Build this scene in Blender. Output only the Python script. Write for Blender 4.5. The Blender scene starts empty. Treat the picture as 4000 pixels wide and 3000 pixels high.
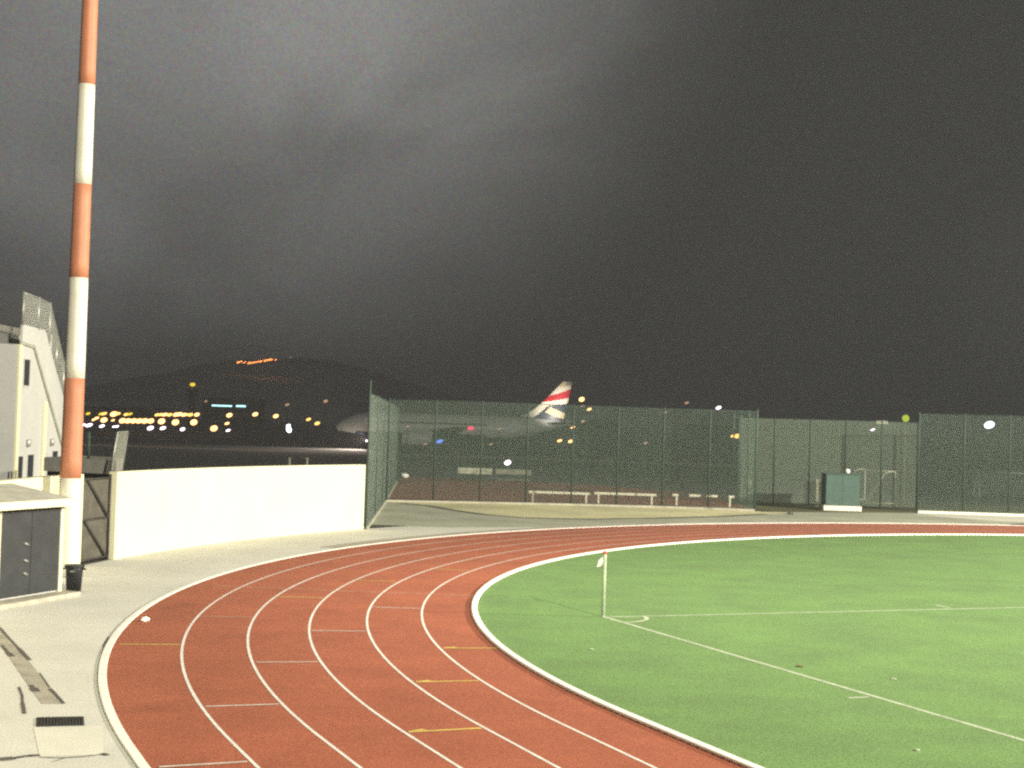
import bpy, bmesh, math, random
from mathutils import Vector, Matrix
random.seed(7)
scene = bpy.context.scene
COL = scene.collection
PI = math.pi

# ------------------------------------------------------------------ camera
F, H, PIT, ROL = 5722.2, 4.3564, 0.02905, 0.03257      # focal length in photo pixels (4000 wide), height, pitch, roll
cam_d = bpy.data.cameras.new('camera'); cam = bpy.data.objects.new('camera', cam_d); COL.objects.link(cam)
cam_d.sensor_width = 36; cam_d.lens = 36 * F / 4000; cam_d.clip_start = 0.1; cam_d.clip_end = 20000
cam.matrix_world = Matrix.Translation((0, 0, H)) @ Matrix.Rotation(PI/2 + PIT, 4, 'X') @ Matrix.Rotation(ROL, 4, 'Z')
scene.camera = cam

def ray(u, v):
    x, y = u - 2000, 1500 - v
    c, s = math.cos(ROL), math.sin(ROL)
    x, y = c*x - s*y, s*x + c*y
    return Vector((x, F*math.cos(PIT) - y*math.sin(PIT), F*math.sin(PIT) + y*math.cos(PIT)))
def at(u, v, Y):                     # the point of the place seen at a photo pixel, at distance Y
    d = ray(u, v); return Vector((0, 0, H)) + d * (Y / d.y)
def gp(u, v, z=0.0):                 # the point of the ground seen at a photo pixel
    d = ray(u, v); p = Vector((0, 0, H)) + d * ((z - H) / d.z); return p

# ------------------------------------------------------------------ materials
def mat(name, col, rough=0.85, var=0.15, scale=3.0, fine=0.0, fscale=60.0, bump=0.0, metal=0.0, spec=0.3, col2=None, bscale=None, stain=0.0):
    m = bpy.data.materials.new(name); m.use_nodes = True
    nt = m.node_tree; N = nt.nodes; L = nt.links
    b = N['Principled BSDF']; b.inputs['Roughness'].default_value = rough; b.inputs['Metallic'].default_value = metal
    b.inputs['Specular IOR Level'].default_value = spec
    tc = N.new('ShaderNodeTexCoord')
    n1 = N.new('ShaderNodeTexNoise'); n1.inputs['Scale'].default_value = scale; n1.inputs['Detail'].default_value = 8; n1.inputs['Roughness'].default_value = 0.65
    L.new(tc.outputs['Object'], n1.inputs['Vector'])
    mx = N.new('ShaderNodeMix'); mx.data_type = 'RGBA'
    c2 = col2 or tuple(c * (1 - 2*var) for c in col); c1 = tuple(min(1, c * (1 + var)) for c in col)
    mx.inputs[6].default_value = (*c2, 1); mx.inputs[7].default_value = (*c1, 1)
    r = N.new('ShaderNodeMapRange'); r.inputs[1].default_value = 0.3; r.inputs[2].default_value = 0.7
    L.new(n1.outputs['Fac'], r.inputs[0]); L.new(r.outputs[0], mx.inputs[0])
    out = mx.outputs[2]
    if stain:
        n3 = N.new('ShaderNodeTexNoise'); n3.inputs['Scale'].default_value = scale*0.35; n3.inputs['Detail'].default_value = 5; n3.inputs['Roughness'].default_value = .7
        n3.inputs['Distortion'].default_value = 1.0
        L.new(tc.outputs['Object'], n3.inputs['Vector'])
        r3 = N.new('ShaderNodeMapRange'); r3.inputs[1].default_value = 0.60; r3.inputs[2].default_value = 0.74; r3.inputs[3].default_value = 1; r3.inputs[4].default_value = 1 - stain
        L.new(n3.outputs['Fac'], r3.inputs[0])
        m3 = N.new('ShaderNodeMix'); m3.data_type = 'RGBA'; m3.blend_type = 'MULTIPLY'; m3.inputs[0].default_value = 1
        L.new(out, m3.inputs[6]); L.new(r3.outputs[0], m3.inputs[7]); out = m3.outputs[2]
    if fine:
        n2 = N.new('ShaderNodeTexNoise'); n2.inputs['Scale'].default_value = fscale; n2.inputs['Detail'].default_value = 3
        L.new(tc.outputs['Object'], n2.inputs['Vector'])
        r2 = N.new('ShaderNodeMapRange'); r2.inputs[1].default_value = 0.3; r2.inputs[2].default_value = 0.7; r2.inputs[3].default_value = 1 - fine; r2.inputs[4].default_value = 1 + fine
        L.new(n2.outputs['Fac'], r2.inputs[0])
        m2 = N.new('ShaderNodeMix'); m2.data_type = 'RGBA'; m2.blend_type = 'MULTIPLY'; m2.inputs[0].default_value = 1
        L.new(out, m2.inputs[6]); L.new(r2.outputs[0], m2.inputs[7]); out = m2.outputs[2]
    L.new(out, b.inputs['Base Color'])
    if bump:
        nb = N.new('ShaderNodeTexNoise'); nb.inputs['Scale'].default_value = bscale or fscale; nb.inputs['Detail'].default_value = 4
        L.new(tc.outputs['Object'], nb.inputs['Vector'])
        bp = N.new('ShaderNodeBump'); bp.inputs['Strength'].default_value = bump; bp.inputs['Distance'].default_value = 0.02
        L.new(nb.outputs['Fac'], bp.inputs['Height']); L.new(bp.outputs[0], b.inputs['Normal'])
    return m
def emis(name, col, k):
    m = bpy.data.materials.new(name); m.use_nodes = True; nt = m.node_tree
    nt.nodes.clear(); o = nt.nodes.new('ShaderNodeOutputMaterial'); e = nt.nodes.new('ShaderNodeEmission')
    e.inputs[0].default_value = (*col, 1); e.inputs[1].default_value = k; nt.links.new(e.outputs[0], o.inputs[0])
    m.cycles.emission_sampling = 'NONE'
    return m
def netting(name, col, cover, cell=0.03):
    m = bpy.data.materials.new(name); m.use_nodes = True; nt = m.node_tree; N = nt.nodes; L = nt.links
    b = N['Principled BSDF']; b.inputs['Base Color'].default_value = (*col, 1); b.inputs['Roughness'].default_value = .7; b.inputs['Specular IOR Level'].default_value = .2
    uv = N.new('ShaderNodeUVMap'); sx = N.new('ShaderNodeSeparateXYZ'); L.new(uv.outputs[0], sx.inputs[0])
    w = 1 - math.sqrt(1 - cover)
    outs = []
    for op in ('ADD', 'SUBTRACT'):
        a = N.new('ShaderNodeMath'); a.operation = op; L.new(sx.outputs[0], a.inputs[0]); L.new(sx.outputs[1], a.inputs[1])
        d = N.new('ShaderNodeMath'); d.operation = 'DIVIDE'; L.new(a.outputs[0], d.inputs[0]); d.inputs[1].default_value = cell
        f = N.new('ShaderNodeMath'); f.operation = 'FRACT'; L.new(d.outputs[0], f.inputs[0])
        l = N.new('ShaderNodeMath'); l.operation = 'LESS_THAN'; L.new(f.outputs[0], l.inputs[0]); l.inputs[1].default_value = w
        outs.append(l)
    mxx = N.new('ShaderNodeMath'); mxx.operation = 'MAXIMUM'; L.new(outs[0].outputs[0], mxx.inputs[0]); L.new(outs[1].outputs[0], mxx.inputs[1])
    L.new(mxx.outputs[0], b.inputs['Alpha'])
    return m

M = {}
M['ground'] = mat('dark airfield ground', (.050, .048, .040), .95, .25, .05, .15, 2.0)
M['concrete'] = mat('pale concrete', (.60, .585, .515), .88, .06, .45, .07, 26, .25, stain=.20)
M['slab'] = mat('fresh pale concrete', (.66, .64, .54), .85, .05, 1.2, .06, 30, .2)
M['trench'] = mat('grey trench cover', (.38, .35, .28), .9, .16, 2.0, .12, 30, .3, stain=.4)
M['dark_line'] = mat('joint dirt and painted shadow', (.11, .10, .085), .95, .3, 9.0)
M['track'] = mat('red running surface', (.350, .104, .054), .90, .09, .5, .28, 34, .35, spec=.25, bscale=150, stain=.27)
M['track2'] = mat('old red training surface', (.22, .058, .034), .92, .2, .3, .2, 12)
M['turf'] = mat('green artificial turf', (.146, .250, .082), .92, .08, .45, .34, 30, .5, spec=.12, col2=(.126, .198, .078), bscale=60)
M['line'] = mat('white line paint', (.74, .71, .64), .8, .10, 2.5, .10, 40)
M['pline'] = mat('worn white turf line', (.42, .47, .33), .9, .16, 2.5, .25, 40)
M['yline'] = mat('yellow line paint', (.74, .55, .14), .8, .15, 3, .10, 40)
M['oline'] = mat('faded line paint', (.62, .42, .30), .85, .25, 2.0, .15, 40)
M['kerb'] = mat('white kerb', (.86, .84, .76), .6, .05, 1.5, .05, 30)
M['wall'] = mat('white painted wall', (.66, .63, .43), .8, .03, .6, .03, 14, .12, stain=.05)
M['render'] = mat('off white render', (.47, .465, .435), .85, .05, .5, .05, 8, .1, stain=.10)
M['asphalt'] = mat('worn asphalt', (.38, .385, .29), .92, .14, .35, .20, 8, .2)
M['sand'] = mat('pale dusty verge', (.62, .58, .34), .95, .16, .25, .22, 5, .2)
M['runway'] = mat('pale runway shoulder', (.50, .42, .35), .9, .12, .05, .1, 1)
M['grass'] = mat('dry grass verge', (.10, .10, .045), .95, .3, .3, .4, 6, .5)
M['red'] = mat('orange red mast paint', (.45, .18, .10), .55, .08, 1.5, .05, 20)
M['white'] = mat('white mast paint', (.60, .575, .48), .55, .05, 1.5, .04, 20)
M['dark'] = mat('dark shed door', (.030, .032, .034), .6, .15, 2, .1, 30)
M['black'] = mat('black plastic', (.016, .016, .020), .45, .2, 5, .1, 40)
M['gap'] = mat('dark opening', (.020, .022, .026), .8, .2, 2)
M['beige'] = mat('beige painted post', (.46, .40, .30), .7, .08, 2)
M['shedroof'] = mat('pale grey roof sheet', (.46, .44, .36), .9, .12, 2, .15, 20, .2)
M['roof'] = mat('grey roof felt', (.26, .25, .215), .9, .12, 2, .15, 20, .2)
M['steel'] = mat('galvanised steel', (.36, .36, .32), .45, .1, 4, metal=.5)
M['gate'] = mat('dark gate steel', (.050, .046, .040), .6, .2, 4, metal=.3)
M['gatesheet'] = mat('dusty gate sheet', (.085, .078, .060), .8, .2, 3, .15, 20)
M['greenpost'] = mat('green coated post', (.036, .062, .050), .55, .1, 3)
M['cabinet'] = mat('green painted cabinet', (.052, .095, .078), .7, .08, 2, .08, 12)
M['fuse'] = mat('white aircraft paint', (.72, .72, .70), .35, .03, .5)
M['navy'] = mat('navy aircraft paint', (.016, .022, .055), .35, .1, .5)
M['finred'] = mat('red aircraft paint', (.52, .022, .035), .35, .05, .5)
M['finwhite'] = mat('cream aircraft paint', (.78, .72, .58), .35, .03, .5)
M['fingold'] = mat('pale yellow aircraft paint', (.62, .52, .32), .35, .03, .5)
M['fingrey'] = mat('grey blue aircraft paint', (.20, .23, .22), .35, .03, .5)
M['metal'] = mat('grey metal', (.22, .22, .22), .4, .1, 2, metal=.6)
M['tyre'] = mat('tyre rubber', (.02, .02, .02), .8, .2, 3)
M['hurdle'] = mat('pale timber beam', (.55, .52, .40), .7, .1, 3)
M['board'] = mat('pale weathered board', (.36, .36, .27), .8, .35, 1.8, .15, 8)
M['board2'] = mat('dull canvas board', (.18, .175, .13), .8, .3, 1.4, .15, 8)
M['paper'] = mat('white paper', (.82, .80, .74), .8, .05, 8)
M['leafb'] = mat('brown litter', (.15, .11, .05), .9, .2, 8)
M['building'] = mat('distant render', (.16, .15, .12), .9, .1, .1)
M['hill'] = mat('dark scrub hillside', (.36, .34, .28), .95, .3, .004)
M['flag'] = mat('white flag cloth', (.85, .84, .74), .8, .03, 6)
M['flagred'] = mat('red flag cap', (.55, .09, .07), .7, .05, 6)
M['net'] = netting('green mesh', (.140, .200, .155), .17)
M['netwing'] = netting('dense green mesh', (.26, .325, .265), .34)
M['net2'] = netting('grey green mesh', (.155, .200, .150), .40)
M['netwhite'] = netting('goal net', (.55, .57, .50), .10, .06)
M['rail_net'] = netting('railing mesh', (.42, .42, .36), .40, .04)
M['hot'] = emis('warm white lamp glow', (1, .50, .18), 3.8)
M['amber'] = emis('amber lamp glow', (1, .54, .13), 2.6)
M['yellow'] = emis('yellow lamp glow', (1, .72, .05), 1.2)
M['lime'] = emis('yellow green globe glow', (.62, .72, .08), .75)
M['pink'] = emis('pinkish white lamp glow', (1, .80, .95), 4)
M['cold'] = emis('cold white lamp glow', (.72, .90, 1.0), 6)
M['teal'] = emis('lit window glow', (.45, .85, .86), 2.6)
M['rust'] = emis('orange hillside lamp glow', (1, .30, .07), 17)
M['faint'] = emis('faint warm lamp glow', (1, .62, .38), .55)
M['blue'] = emis('blue taxiway lamp glow', (.16, .32, 1), 1.2)
M['beacon'] = emis('red beacon glow', (1, .03, .10), 2.5)

# ------------------------------------------------------------------ mesh helpers
class MB:
    def __init__(s): s.v = []; s.f = []; s.m = []; s.uv = {}; s.sm = []
    def face(s, pts, mi=0, uv=None, smooth=False):
        i = len(s.v); s.v += [Vector(p) for p in pts]; s.f.append(tuple(range(i, i+len(pts)))); s.m.append(mi); s.sm.append(smooth)
        if uv: s.uv[len(s.f)-1] = uv
    def grid(s, rows, closed=False, mi=0, smooth=True):
        i = len(s.v); n = len(rows[0])
        for r in rows: s.v += [Vector(p) for p in r]
        for a in range(len(rows)-1):
            for b in range(n if closed else n-1):
                c = (b+1) % n
                s.f.append((i+a*n+b, i+a*n+c, i+(a+1)*n+c, i+(a+1)*n+b)); s.m.append(mi); s.sm.append(smooth)
    def prism(s, bot, top, mi=0):
        n = len(bot); i = len(s.v); s.v += [Vector(p) for p in bot] + [Vector(p) for p in top]
        s.f.append(tuple(range(i+n-1, i-1, -1))); s.f.append(tuple(range(i+n, i+2*n))); s.m += [mi, mi]; s.sm += [False, False]
        for k in range(n):
            l = (k+1) % n; s.f.append((i+k, i+l, i+n+l, i+n+k)); s.m.append(mi); s.sm.append(False)
    def box(s, c, size, rz=0, mi=0):
        x, y, z = (a/2 for a in size); c = Vector(c); R = Matrix.Rotation(rz, 3, 'Z')
        b = [c + R @ Vector((sx*x, sy*y, -z)) for sx, sy in ((-1,-1),(1,-1),(1,1),(-1,1))]
        t = [p + Vector((0,0,2*z)) for p in b]; s.prism(b, t, mi)
    def tube(s, pts, r, n=8, mi=0):
        pts = [Vector(p) for p in pts]; rs = r if isinstance(r, (list, tuple)) else [r]*len(pts); rows = []
        for k, p in enumerate(pts):
            d = (pts[min(k+1, len(pts)-1)] - pts[max(k-1, 0)]).normalized()
            a = d.cross(Vector((0,0,1)) if abs(d.z) < .9 else Vector((1,0,0))).normalized(); b = d.cross(a)
            rows.append([p + (a*math.cos(2*PI*j/n) + b*math.sin(2*PI*j/n))*rs[k] for j in range(n)])
        s.grid(rows, True, mi)
        s.face(rows[0][::-1], mi); s.face(rows[-1], mi)
    def lathe(s, c, prof, n=24, mi=0):
        c = Vector(c)
        s.grid([[c + Vector((r*math.cos(2*PI*j/n), r*math.sin(2*PI*j/n), z)) for j in range(n)] for r, z in prof], True, mi)
        if prof[0][0] > 0: s.face([c + Vector((prof[0][0]*math.cos(-2*PI*j/n), prof[0][0]*math.sin(-2*PI*j/n), prof[0][1])) for j in range(n)], mi)
        if prof[-1][0] > 0: s.face([c + Vector((prof[-1][0]*math.cos(2*PI*j/n), prof[-1][0]*math.sin(2*PI*j/n), prof[-1][1])) for j in range(n)], mi)
    def ell(s, c, r, n=10):
        c = Vector(c); rows = []
        for a in range(1, n):
            t = PI*a/n; rows.append([c + Vector((r[0]*math.sin(t)*math.cos(2*PI*j/12), r[1]*math.sin(t)*math.sin(2*PI*j/12), r[2]*math.cos(t))) for j in range(12)])
        s.grid(rows, True); s.face(rows[0]); s.face(rows[-1][::-1])
    def build(s, name, m, parent=None, off=None):
        off = Vector(off or (0,0,0))
        me = bpy.data.meshes.new(name); me.from_pydata([tuple(p - off) for p in s.v], [], s.f)
        for mm in (m if isinstance(m, (list, tuple)) else [m]): me.materials.append(mm)
        for p, mi, sm in zip(me.polygons, s.m, s.sm): p.material_index = mi; p.use_smooth = sm
        if s.uv:
            ul = me.uv_layers.new(name='UVMap')
            for fi, us in s.uv.items():
                for li, u in zip(me.polygons[fi].loop_indices, us): ul.data[li].uv = u
        bm = bmesh.new(); bm.from_mesh(me)
        if not s.uv: bmesh.ops.remove_doubles(bm, verts=bm.verts, dist=1e-5)
        bmesh.ops.recalc_face_normals(bm, faces=bm.faces); bm.to_mesh(me); bm.free()
        o = bpy.data.objects.new(name, me); COL.objects.link(o)
        if parent: o.parent = parent
        return o
def bevel(o, w=.02, n=2):
    md = o.modifiers.new('edge', 'BEVEL'); md.width = w; md.segments = n; md.limit_method = 'ANGLE'; return o
def tag(o, label, cat, group=None):
    o['label'] = label; o['category'] = cat
    if group: o['group'] = group
    return o
def thing(name, label, cat, loc=(0,0,0), rz=0, group=None):
    o = bpy.data.objects.new(name, None); COL.objects.link(o); o.location = loc; o.rotation_euler = (0,0,rz); o.empty_display_size = .3
    return tag(o, label, cat, group)
def struct(name, mb, m):
    o = mb.build(name, m); o['kind'] = 'structure'; return o
def up(mb_pts, z): return [Vector((p[0], p[1], z)) for p in mb_pts]

# ------------------------------------------------------------------ the running track (fitted to the photo)
C0 = Vector((34.10, 35.71, 0)); R0 = 34.83; TH = math.radians(-66.995)
D = Vector((math.cos(TH), math.sin(TH), 0)); NN = Vector((-D.y, D.x, 0))
LW = 1.22; OUT = 7.41
def path(n=260, L=92):
    P = [(C0 + D*a, -NN) for a in [L - i*L/40 for i in range(40)]]
    for i in range(n+1):
        f = PI*i/n; P.append((C0.copy(), -NN*math.cos(f) - D*math.sin(f)))
    P += [(C0 + D*a, NN.copy()) for a in [(i+1)*L/40 for i in range(40)]]
    return P
PATH = path()
def strip(mb, r1, r2, z, P=PATH):
    mb.grid([[c + o*r1 + Vector((0,0,z)), c + o*r2 + Vector((0,0,z))] for c, o in P], smooth=False)
def arcpath(a0, a1, n):        # angles from the centre, degrees in world axes
    out = []
    for i in range(n+1):
        a = math.radians(a0 + (a1-a0)*i/n); out.append((C0.copy(), Vector((math.cos(a), math.sin(a), 0))))
    return out

# ground sheet to the horizon
g = MB(); S = 3900
xs = [-S, -800, -200, -60, 0, 60, 200, 800, S]
g.grid([[Vector((x, y+1500, 0)) for x in xs] for y in [-S, -1600, -1450, -1300, -1000, 0, 1000, S]], smooth=False)
struct('ground', g, M['ground'])

# concrete apron outside the track
a = MB(); strip(a, R0 + OUT - .05, 46.6, .004, arcpath(100, 262, 160)); a.face(up([C0 - NN*42 + D*0, C0 - NN*42 + D*60, C0 - NN*62 + D*60, C0 - NN*62 + D*0], .002))
struct('apron_pavement', a, M['concrete'])
t = MB(); strip(t, R0 + .02, R0 + OUT, .012); struct('running_track', t, M['track'])
f = MB(); f.face([c + o*(R0 + .03) + Vector((0,0,.008)) for c, o in PATH]); struct('pitch_turf', f, M['turf'])
l = MB()
for k in range(1, 6): strip(l, R0 + k*LW - .025, R0 + k*LW + .025, .016)
struct('lane_lines', l, M['line'])
# raised kerbs: outer edging and inner kerb on small feet
k = MB()
prof = [(-.07, .0), (-.07, .022), (-.06, .030), (.06, .030), (.07, .022), (.07, .0)]
k.grid([[c + o*(R0 + OUT + .03 + x) + Vector((0,0,z)) for x, z in prof] for c, o in PATH], smooth=False)
struct('outer_kerb', k, M['kerb'])
k = MB()
prof = [(.07, .030), (.07, .060), (.055, .072), (-.055, .072), (-.07, .060), (-.07, .030), (.07, .030)]
k.grid([[c + o*(R0 + x) + Vector((0,0,z)) for x, z in prof] for c, o in PATH], smooth=False)
L0 = 40
for i in range(int(L0/.22)):
    p = C0 + D*(i*.22) - NN*R0; k.box((p.x, p.y, .021), (.10, .12, .020), TH)
n = int(PI*R0/.22)
for i in range(n):
    ph = PI*i/n; o = -NN*math.cos(ph) - D*math.sin(ph); p = C0 + o*R0; k.box((p.x, p.y, .021), (.12, .10, .020), math.atan2(o.y, o.x))
struct('inner_kerb', k, M['kerb'])

# lane marks (start, relay and hurdle marks) at their radial positions
def radial(u, v, lane, w, mb, arrow=False, lane2=None, z=.020):
    p = gp(u, v) - C0
    al = p.dot(D)
    if al > 0: base, o, tdir = C0 + D*al, -NN, D
    else:
        o = p.normalized(); base = C0; tdir = Vector((-o.y, o.x, 0))
    r1 = R0 + (lane-1)*LW + .06; r2 = R0 + (lane2 or lane)*LW - .06
    q = [base + o*r1 - tdir*w/2, base + o*r1 + tdir*w/2, base + o*r2 + tdir*w/2, base + o*r2 - tdir*w/2]
    mb.face([Vector((a.x, a.y, z)) for a in q])
    if arrow:
        q = [base + o*(r2-.30) - tdir*w/2*1.01, base + o*r2 - tdir*w/2*1.01, base + o*(r2-.24) - tdir*.13]
        mb.face([Vector((a.x, a.y, z+.004)) for a in q])
w_, y_, o_ = MB(), MB(), MB()
s = .4521
r1 = lambda u, v: (300+u*s, 2200+v*s)
r2 = lambda u, v: (1200+u*s, 2200+v*s)
for uv, lane in ((r1(1420,1238),5), (r1(1800,862),4), (r2(260,592),3), (r2(770,392),2), ((790, 2991),6)): radial(*uv, lane, .05, w_)
for uv, lane, ar in ((r1(600,710),6,0), (r1(1900,300),4,0), (r2(620,160),3,0), (r2(1250,62),2,0), (r2(1400,742),1,1), (r2(1200,1030),2,1), (r2(1200,1452),3,1)): radial(*uv, lane, .065, y_, bool(ar))
for uv, lane in ((r1(1270,470),5),): radial(*uv, lane, .05, o_)
radial(*r2(200,242), 1, .05, o_, lane2=6)
struct('lane_marks', w_, M['line']); struct('relay_marks', y_, M['yline']); struct('start_line', o_, M['oline'])

# football pitch lines
Q = Vector((2.318, 34.167, 0))
pl = MB()
def seg(p, d, L, w, z=.012):
    nrm = Vector((-d.y, d.x, 0)); q = [p - nrm*w/2, p + d*L - nrm*w/2, p + d*L + nrm*w/2, p + nrm*w/2]; pl.face([Vector((a.x, a.y, z)) for a in q])
seg(Q, D, 90, .10); seg(Q + D*.05 + NN*.06, NN, 66, .10)
pl.grid([[Q + (D*math.cos(b)+NN*math.sin(b))*rr + Vector((0,0,.016)) for rr in (.93, 1.04)] for b in [PI/2*i/16 for i in range(17)]], smooth=False)
seg(Q + D*10.15 - NN*.55, NN, .42, .08); seg(Q + NN*10.15 - D*.75, D, .55, .10)
seg(Q + NN*13.85 + D*.12, D, 16.4, .10); seg(Q + NN*13.95 + D*16.5, NN, 40.2, .10)
struct('pitch_lines', pl, M['pline'])

# ------------------------------------------------------------------ far side ground between track and training area
def poly(pts, z): m = MB(); m.face([Vector((p[0], p[1], z)) for p in pts]); return m
c6 = lambda u, v: gp(2000+u*s, 1500+v*s)
K = [(-6.75, 80.6), (-1.4, 82.0), (4.5, 83.2), (9.2, 83.7), (14.0, 83.4)]
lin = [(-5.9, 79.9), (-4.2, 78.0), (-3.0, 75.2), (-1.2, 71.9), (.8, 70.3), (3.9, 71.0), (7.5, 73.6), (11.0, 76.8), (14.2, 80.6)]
verge = K + [(16, 83)] + lin[::-1]
struct('sandy_verge', poly(verge, .008), M['sand'])
rim = [C0 + o*(R0 + OUT + 1.0) for c, o in arcpath(100, 167, 50)]
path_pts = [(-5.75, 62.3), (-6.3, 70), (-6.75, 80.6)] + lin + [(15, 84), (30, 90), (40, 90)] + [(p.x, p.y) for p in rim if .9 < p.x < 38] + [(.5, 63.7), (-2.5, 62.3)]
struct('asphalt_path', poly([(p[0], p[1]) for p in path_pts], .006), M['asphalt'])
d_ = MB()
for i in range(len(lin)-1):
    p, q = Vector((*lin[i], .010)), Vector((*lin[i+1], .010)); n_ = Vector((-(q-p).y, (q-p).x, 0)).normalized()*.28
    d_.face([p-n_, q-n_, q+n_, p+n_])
struct('shadow_line', d_, M['dark_line'])  # thin shadow on the ground, painted as a dark strip
struct('training_ground', poly([(-6.9, 84.0), (-1.4, 82.3), (4.5, 83.5), (14.2, 83.7), (14.2, 104), (5, 117), (-8.6, 119)], .010), M['track2'])
struct('grass_path', poly([(14.3, 82.8), (24.5, 87.6), (46, 87.4), (46, 104), (14.3, 100)], .010), M['grass'])
struct('side_pavement', poly([(23.3, 85.8), (25.0, 83.2), (27.0, 80.9), (45, 80.0), (45, 87.0), (30, 87.0)], .012), M['slab'])
struct('runway', poly([(-120, 193), (60, 196), (60, 209), (-120, 203)], .006), M['runway'])
struct('drain_path', poly([p for p in [C0 + o*(R0+OUT+.1) for c, o in arcpath(128, 160, 30)]] + [p for p in [C0 + o*(R0+OUT+.9) for c, o in arcpath(160, 128, 30)]], .010), M['trench'])

# apron details at lower left: trench cover strip, joints, slab, grate
z3 = lambda u, v, z=0: gp(u*.3617, 2400+v*.3617, z)
struct('trench_path', poly([z3(*p) for p in ((-60,60),(160,330),(470,700),(690,970),(450,970),(250,690),(110,480),(-60,260))], .008), M['trench'])
cr = MB()
def dark_line(pts, w, z=.013):
    P = [z3(*p) for p in pts]
    for i in range(len(P)-1):
        a_, b_ = P[i], P[i+1]; n_ = Vector((-(b_-a_).y, (b_-a_).x, 0)).normalized(); w0 = w*random.uniform(.5, 1.4)
        cr.face([Vector((p.x, p.y, z)) for p in (a_-n_*w0, b_-n_*w0, b_+n_*w0, a_+n_*w0)])
dark_line([(0,150),(60,220),(200,370),(320,500)], .035); dark_line([(430,640),(540,800)], .018); dark_line([(540,810),(600,870),(690,970)], .030)
dark_line([(20,340),(90,420),(130,460)], .05); dark_line([(330,770),(360,800),(395,840)], .07); dark_line([(205,790),(240,880),(245,960),(265,1080)], .030)
dark_line([(0,1575),(150,1560),(300,1535),(430,1530)], .07, .0135); dark_line([(430,1550),(640,1560),(900,1545),(1160,1512)], .012); dark_line([(570,1600),(700,1560)], .010)
dark_line([(1105,1525),(1160,1515)], .05); dark_line([(1100,430),(1130,350),(1185,250)], .03)
struct('pavement_joints', cr, M['dark_line'])
struct('slab_pavement', poly([z3(*p) for p in ((360,1230),(1105,1210),(1120,1520),(430,1545))], .008), M['slab'])
gq = [z3(*p, .0) for p in ((392,1218),(912,1205),(902,1112),(396,1122))]
gr = thing('drain_grate', 'dark metal drain grate set in the pale concrete beside the track', 'drain', (sum(gq, Vector())/4))
off = sum(gq, Vector())/4
mb = MB(); mb.prism([p + Vector((0,0,.005)) for p in gq], [p + Vector((0,0,.016)) for p in gq]); mb.build('frame', M['gap'], gr, off)
mb = MB()
for i in range(15):
    t0, t1 = (i+.15)/15, (i+.75)/15
    a_, b_ = gq[0].lerp(gq[1], t0), gq[0].lerp(gq[1], t1); c_, d2 = gq[3].lerp(gq[2], t1), gq[3].lerp(gq[2], t0)
    cc = [a_.lerp(d2,.06), b_.lerp(c_,.06), c_.lerp(b_,.06), d2.lerp(a_,.06)]
    mb.prism([p + Vector((0,0,.0165)) for p in cc], [p + Vector((0,0,.022)) for p in cc])
mb.build('grille', M['gate'], gr, off)

# ------------------------------------------------------------------ curved white perimeter wall, gate
def arcwall(mb, a0, a1, r_in, r_out, z0, z1, n):
    rows = []
    for c, o in arcpath(a0, a1, n): rows.append([c + o*r_in + Vector((0,0,z0)), c + o*r_in + Vector((0,0,z1)), c + o*r_out + Vector((0,0,z1)), c + o*r_out + Vector((0,0,z0))])
    mb.grid(rows, True, smooth=False); mb.face(rows[0]); mb.face(rows[-1][::-1])
def ang(p): return math.degrees(math.atan2(p.y - C0.y, p.x - C0.x)) % 360
def wall_ang(u):                    # where on the 46.5 m circle the foot of the wall is seen at photo column u
    lo_, hi_ = 140.0, 185.0
    for _ in range(50):
        m_ = (lo_+hi_)/2; p = C0 + Vector((math.cos(math.radians(m_)), math.sin(math.radians(m_)), 0))*46.5 - Vector((0,0,H))
        w_d = p.y*math.cos(PIT) + p.z*math.sin(PIT); y_ = F*(-p.y*math.sin(PIT) + p.z*math.cos(PIT))/w_d; x_ = F*p.x/w_d
        if 2000 + math.cos(ROL)*x_ + math.sin(ROL)*y_ > u: lo_ = m_
        else: hi_ = m_
    return m_
aL, aR, aG = wall_ang(446), wall_ang(1421), wall_ang(314)
wl = thing('perimeter_wall', 'long bright white curved wall beside the track, ending at the green mesh fence', 'wall', C0 + Vector((-46.5,0,0)))
mb = MB(); arcwall(mb, aR, aL, 46.5, 46.77, 0, 2.62, 60); bevel(mb.build('wall_body', M['wall'], wl, wl.location), .015)
w2 = thing('perimeter_wall', 'short white wall behind the striped mast, left of the dark gate', 'wall', C0 + Vector((-46.5,-4,0)))
mb = MB(); arcwall(mb, aG, 206, 46.5, 46.77, 0, 2.62, 50); bevel(mb.build('wall_body', M['wall'], w2, w2.location), .015)
def onarc(a_, r_, z): return C0 + Vector((math.cos(math.radians(a_)), math.sin(math.radians(a_)), 0))*r_ + Vector((0,0,z))
gate = thing('metal_gate', 'dark braced metal gate in the opening of the white wall', 'gate', onarc((aL+aG)/2, 46.66, 0))
GL, GR = onarc(aG - .15, 46.66, 0), onarc(aL + .15, 46.66, 0); Z = lambda p, z: p + Vector((0,0,z))
gl = gate.location
mb = MB()
for p in (GL, GR): mb.tube([Z(p, .03), Z(p, 2.55)], .035)
for z in (.12, 1.28, 2.45): mb.tube([Z(GL, z), Z(GR, z)], .03)
mb.tube([Z(GL.lerp(GR,.25), 2.42), Z(GR.lerp(GL,.06), 1.32)], .045); mb.tube([Z(GL.lerp(GR,.2), 1.25), Z(GR.lerp(GL,.1), .16)], .045)
mb.build('frame', M['gate'], gate, gl)
mb = MB(); e = Vector((-.045, .01, 0)); mb.face([Z(GL,.1)+e, Z(GR,.1)+e, Z(GR,2.45)+e, Z(GL,2.45)+e]); o = mb.build('sheet', M['gatesheet'], gate, gl)
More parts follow.
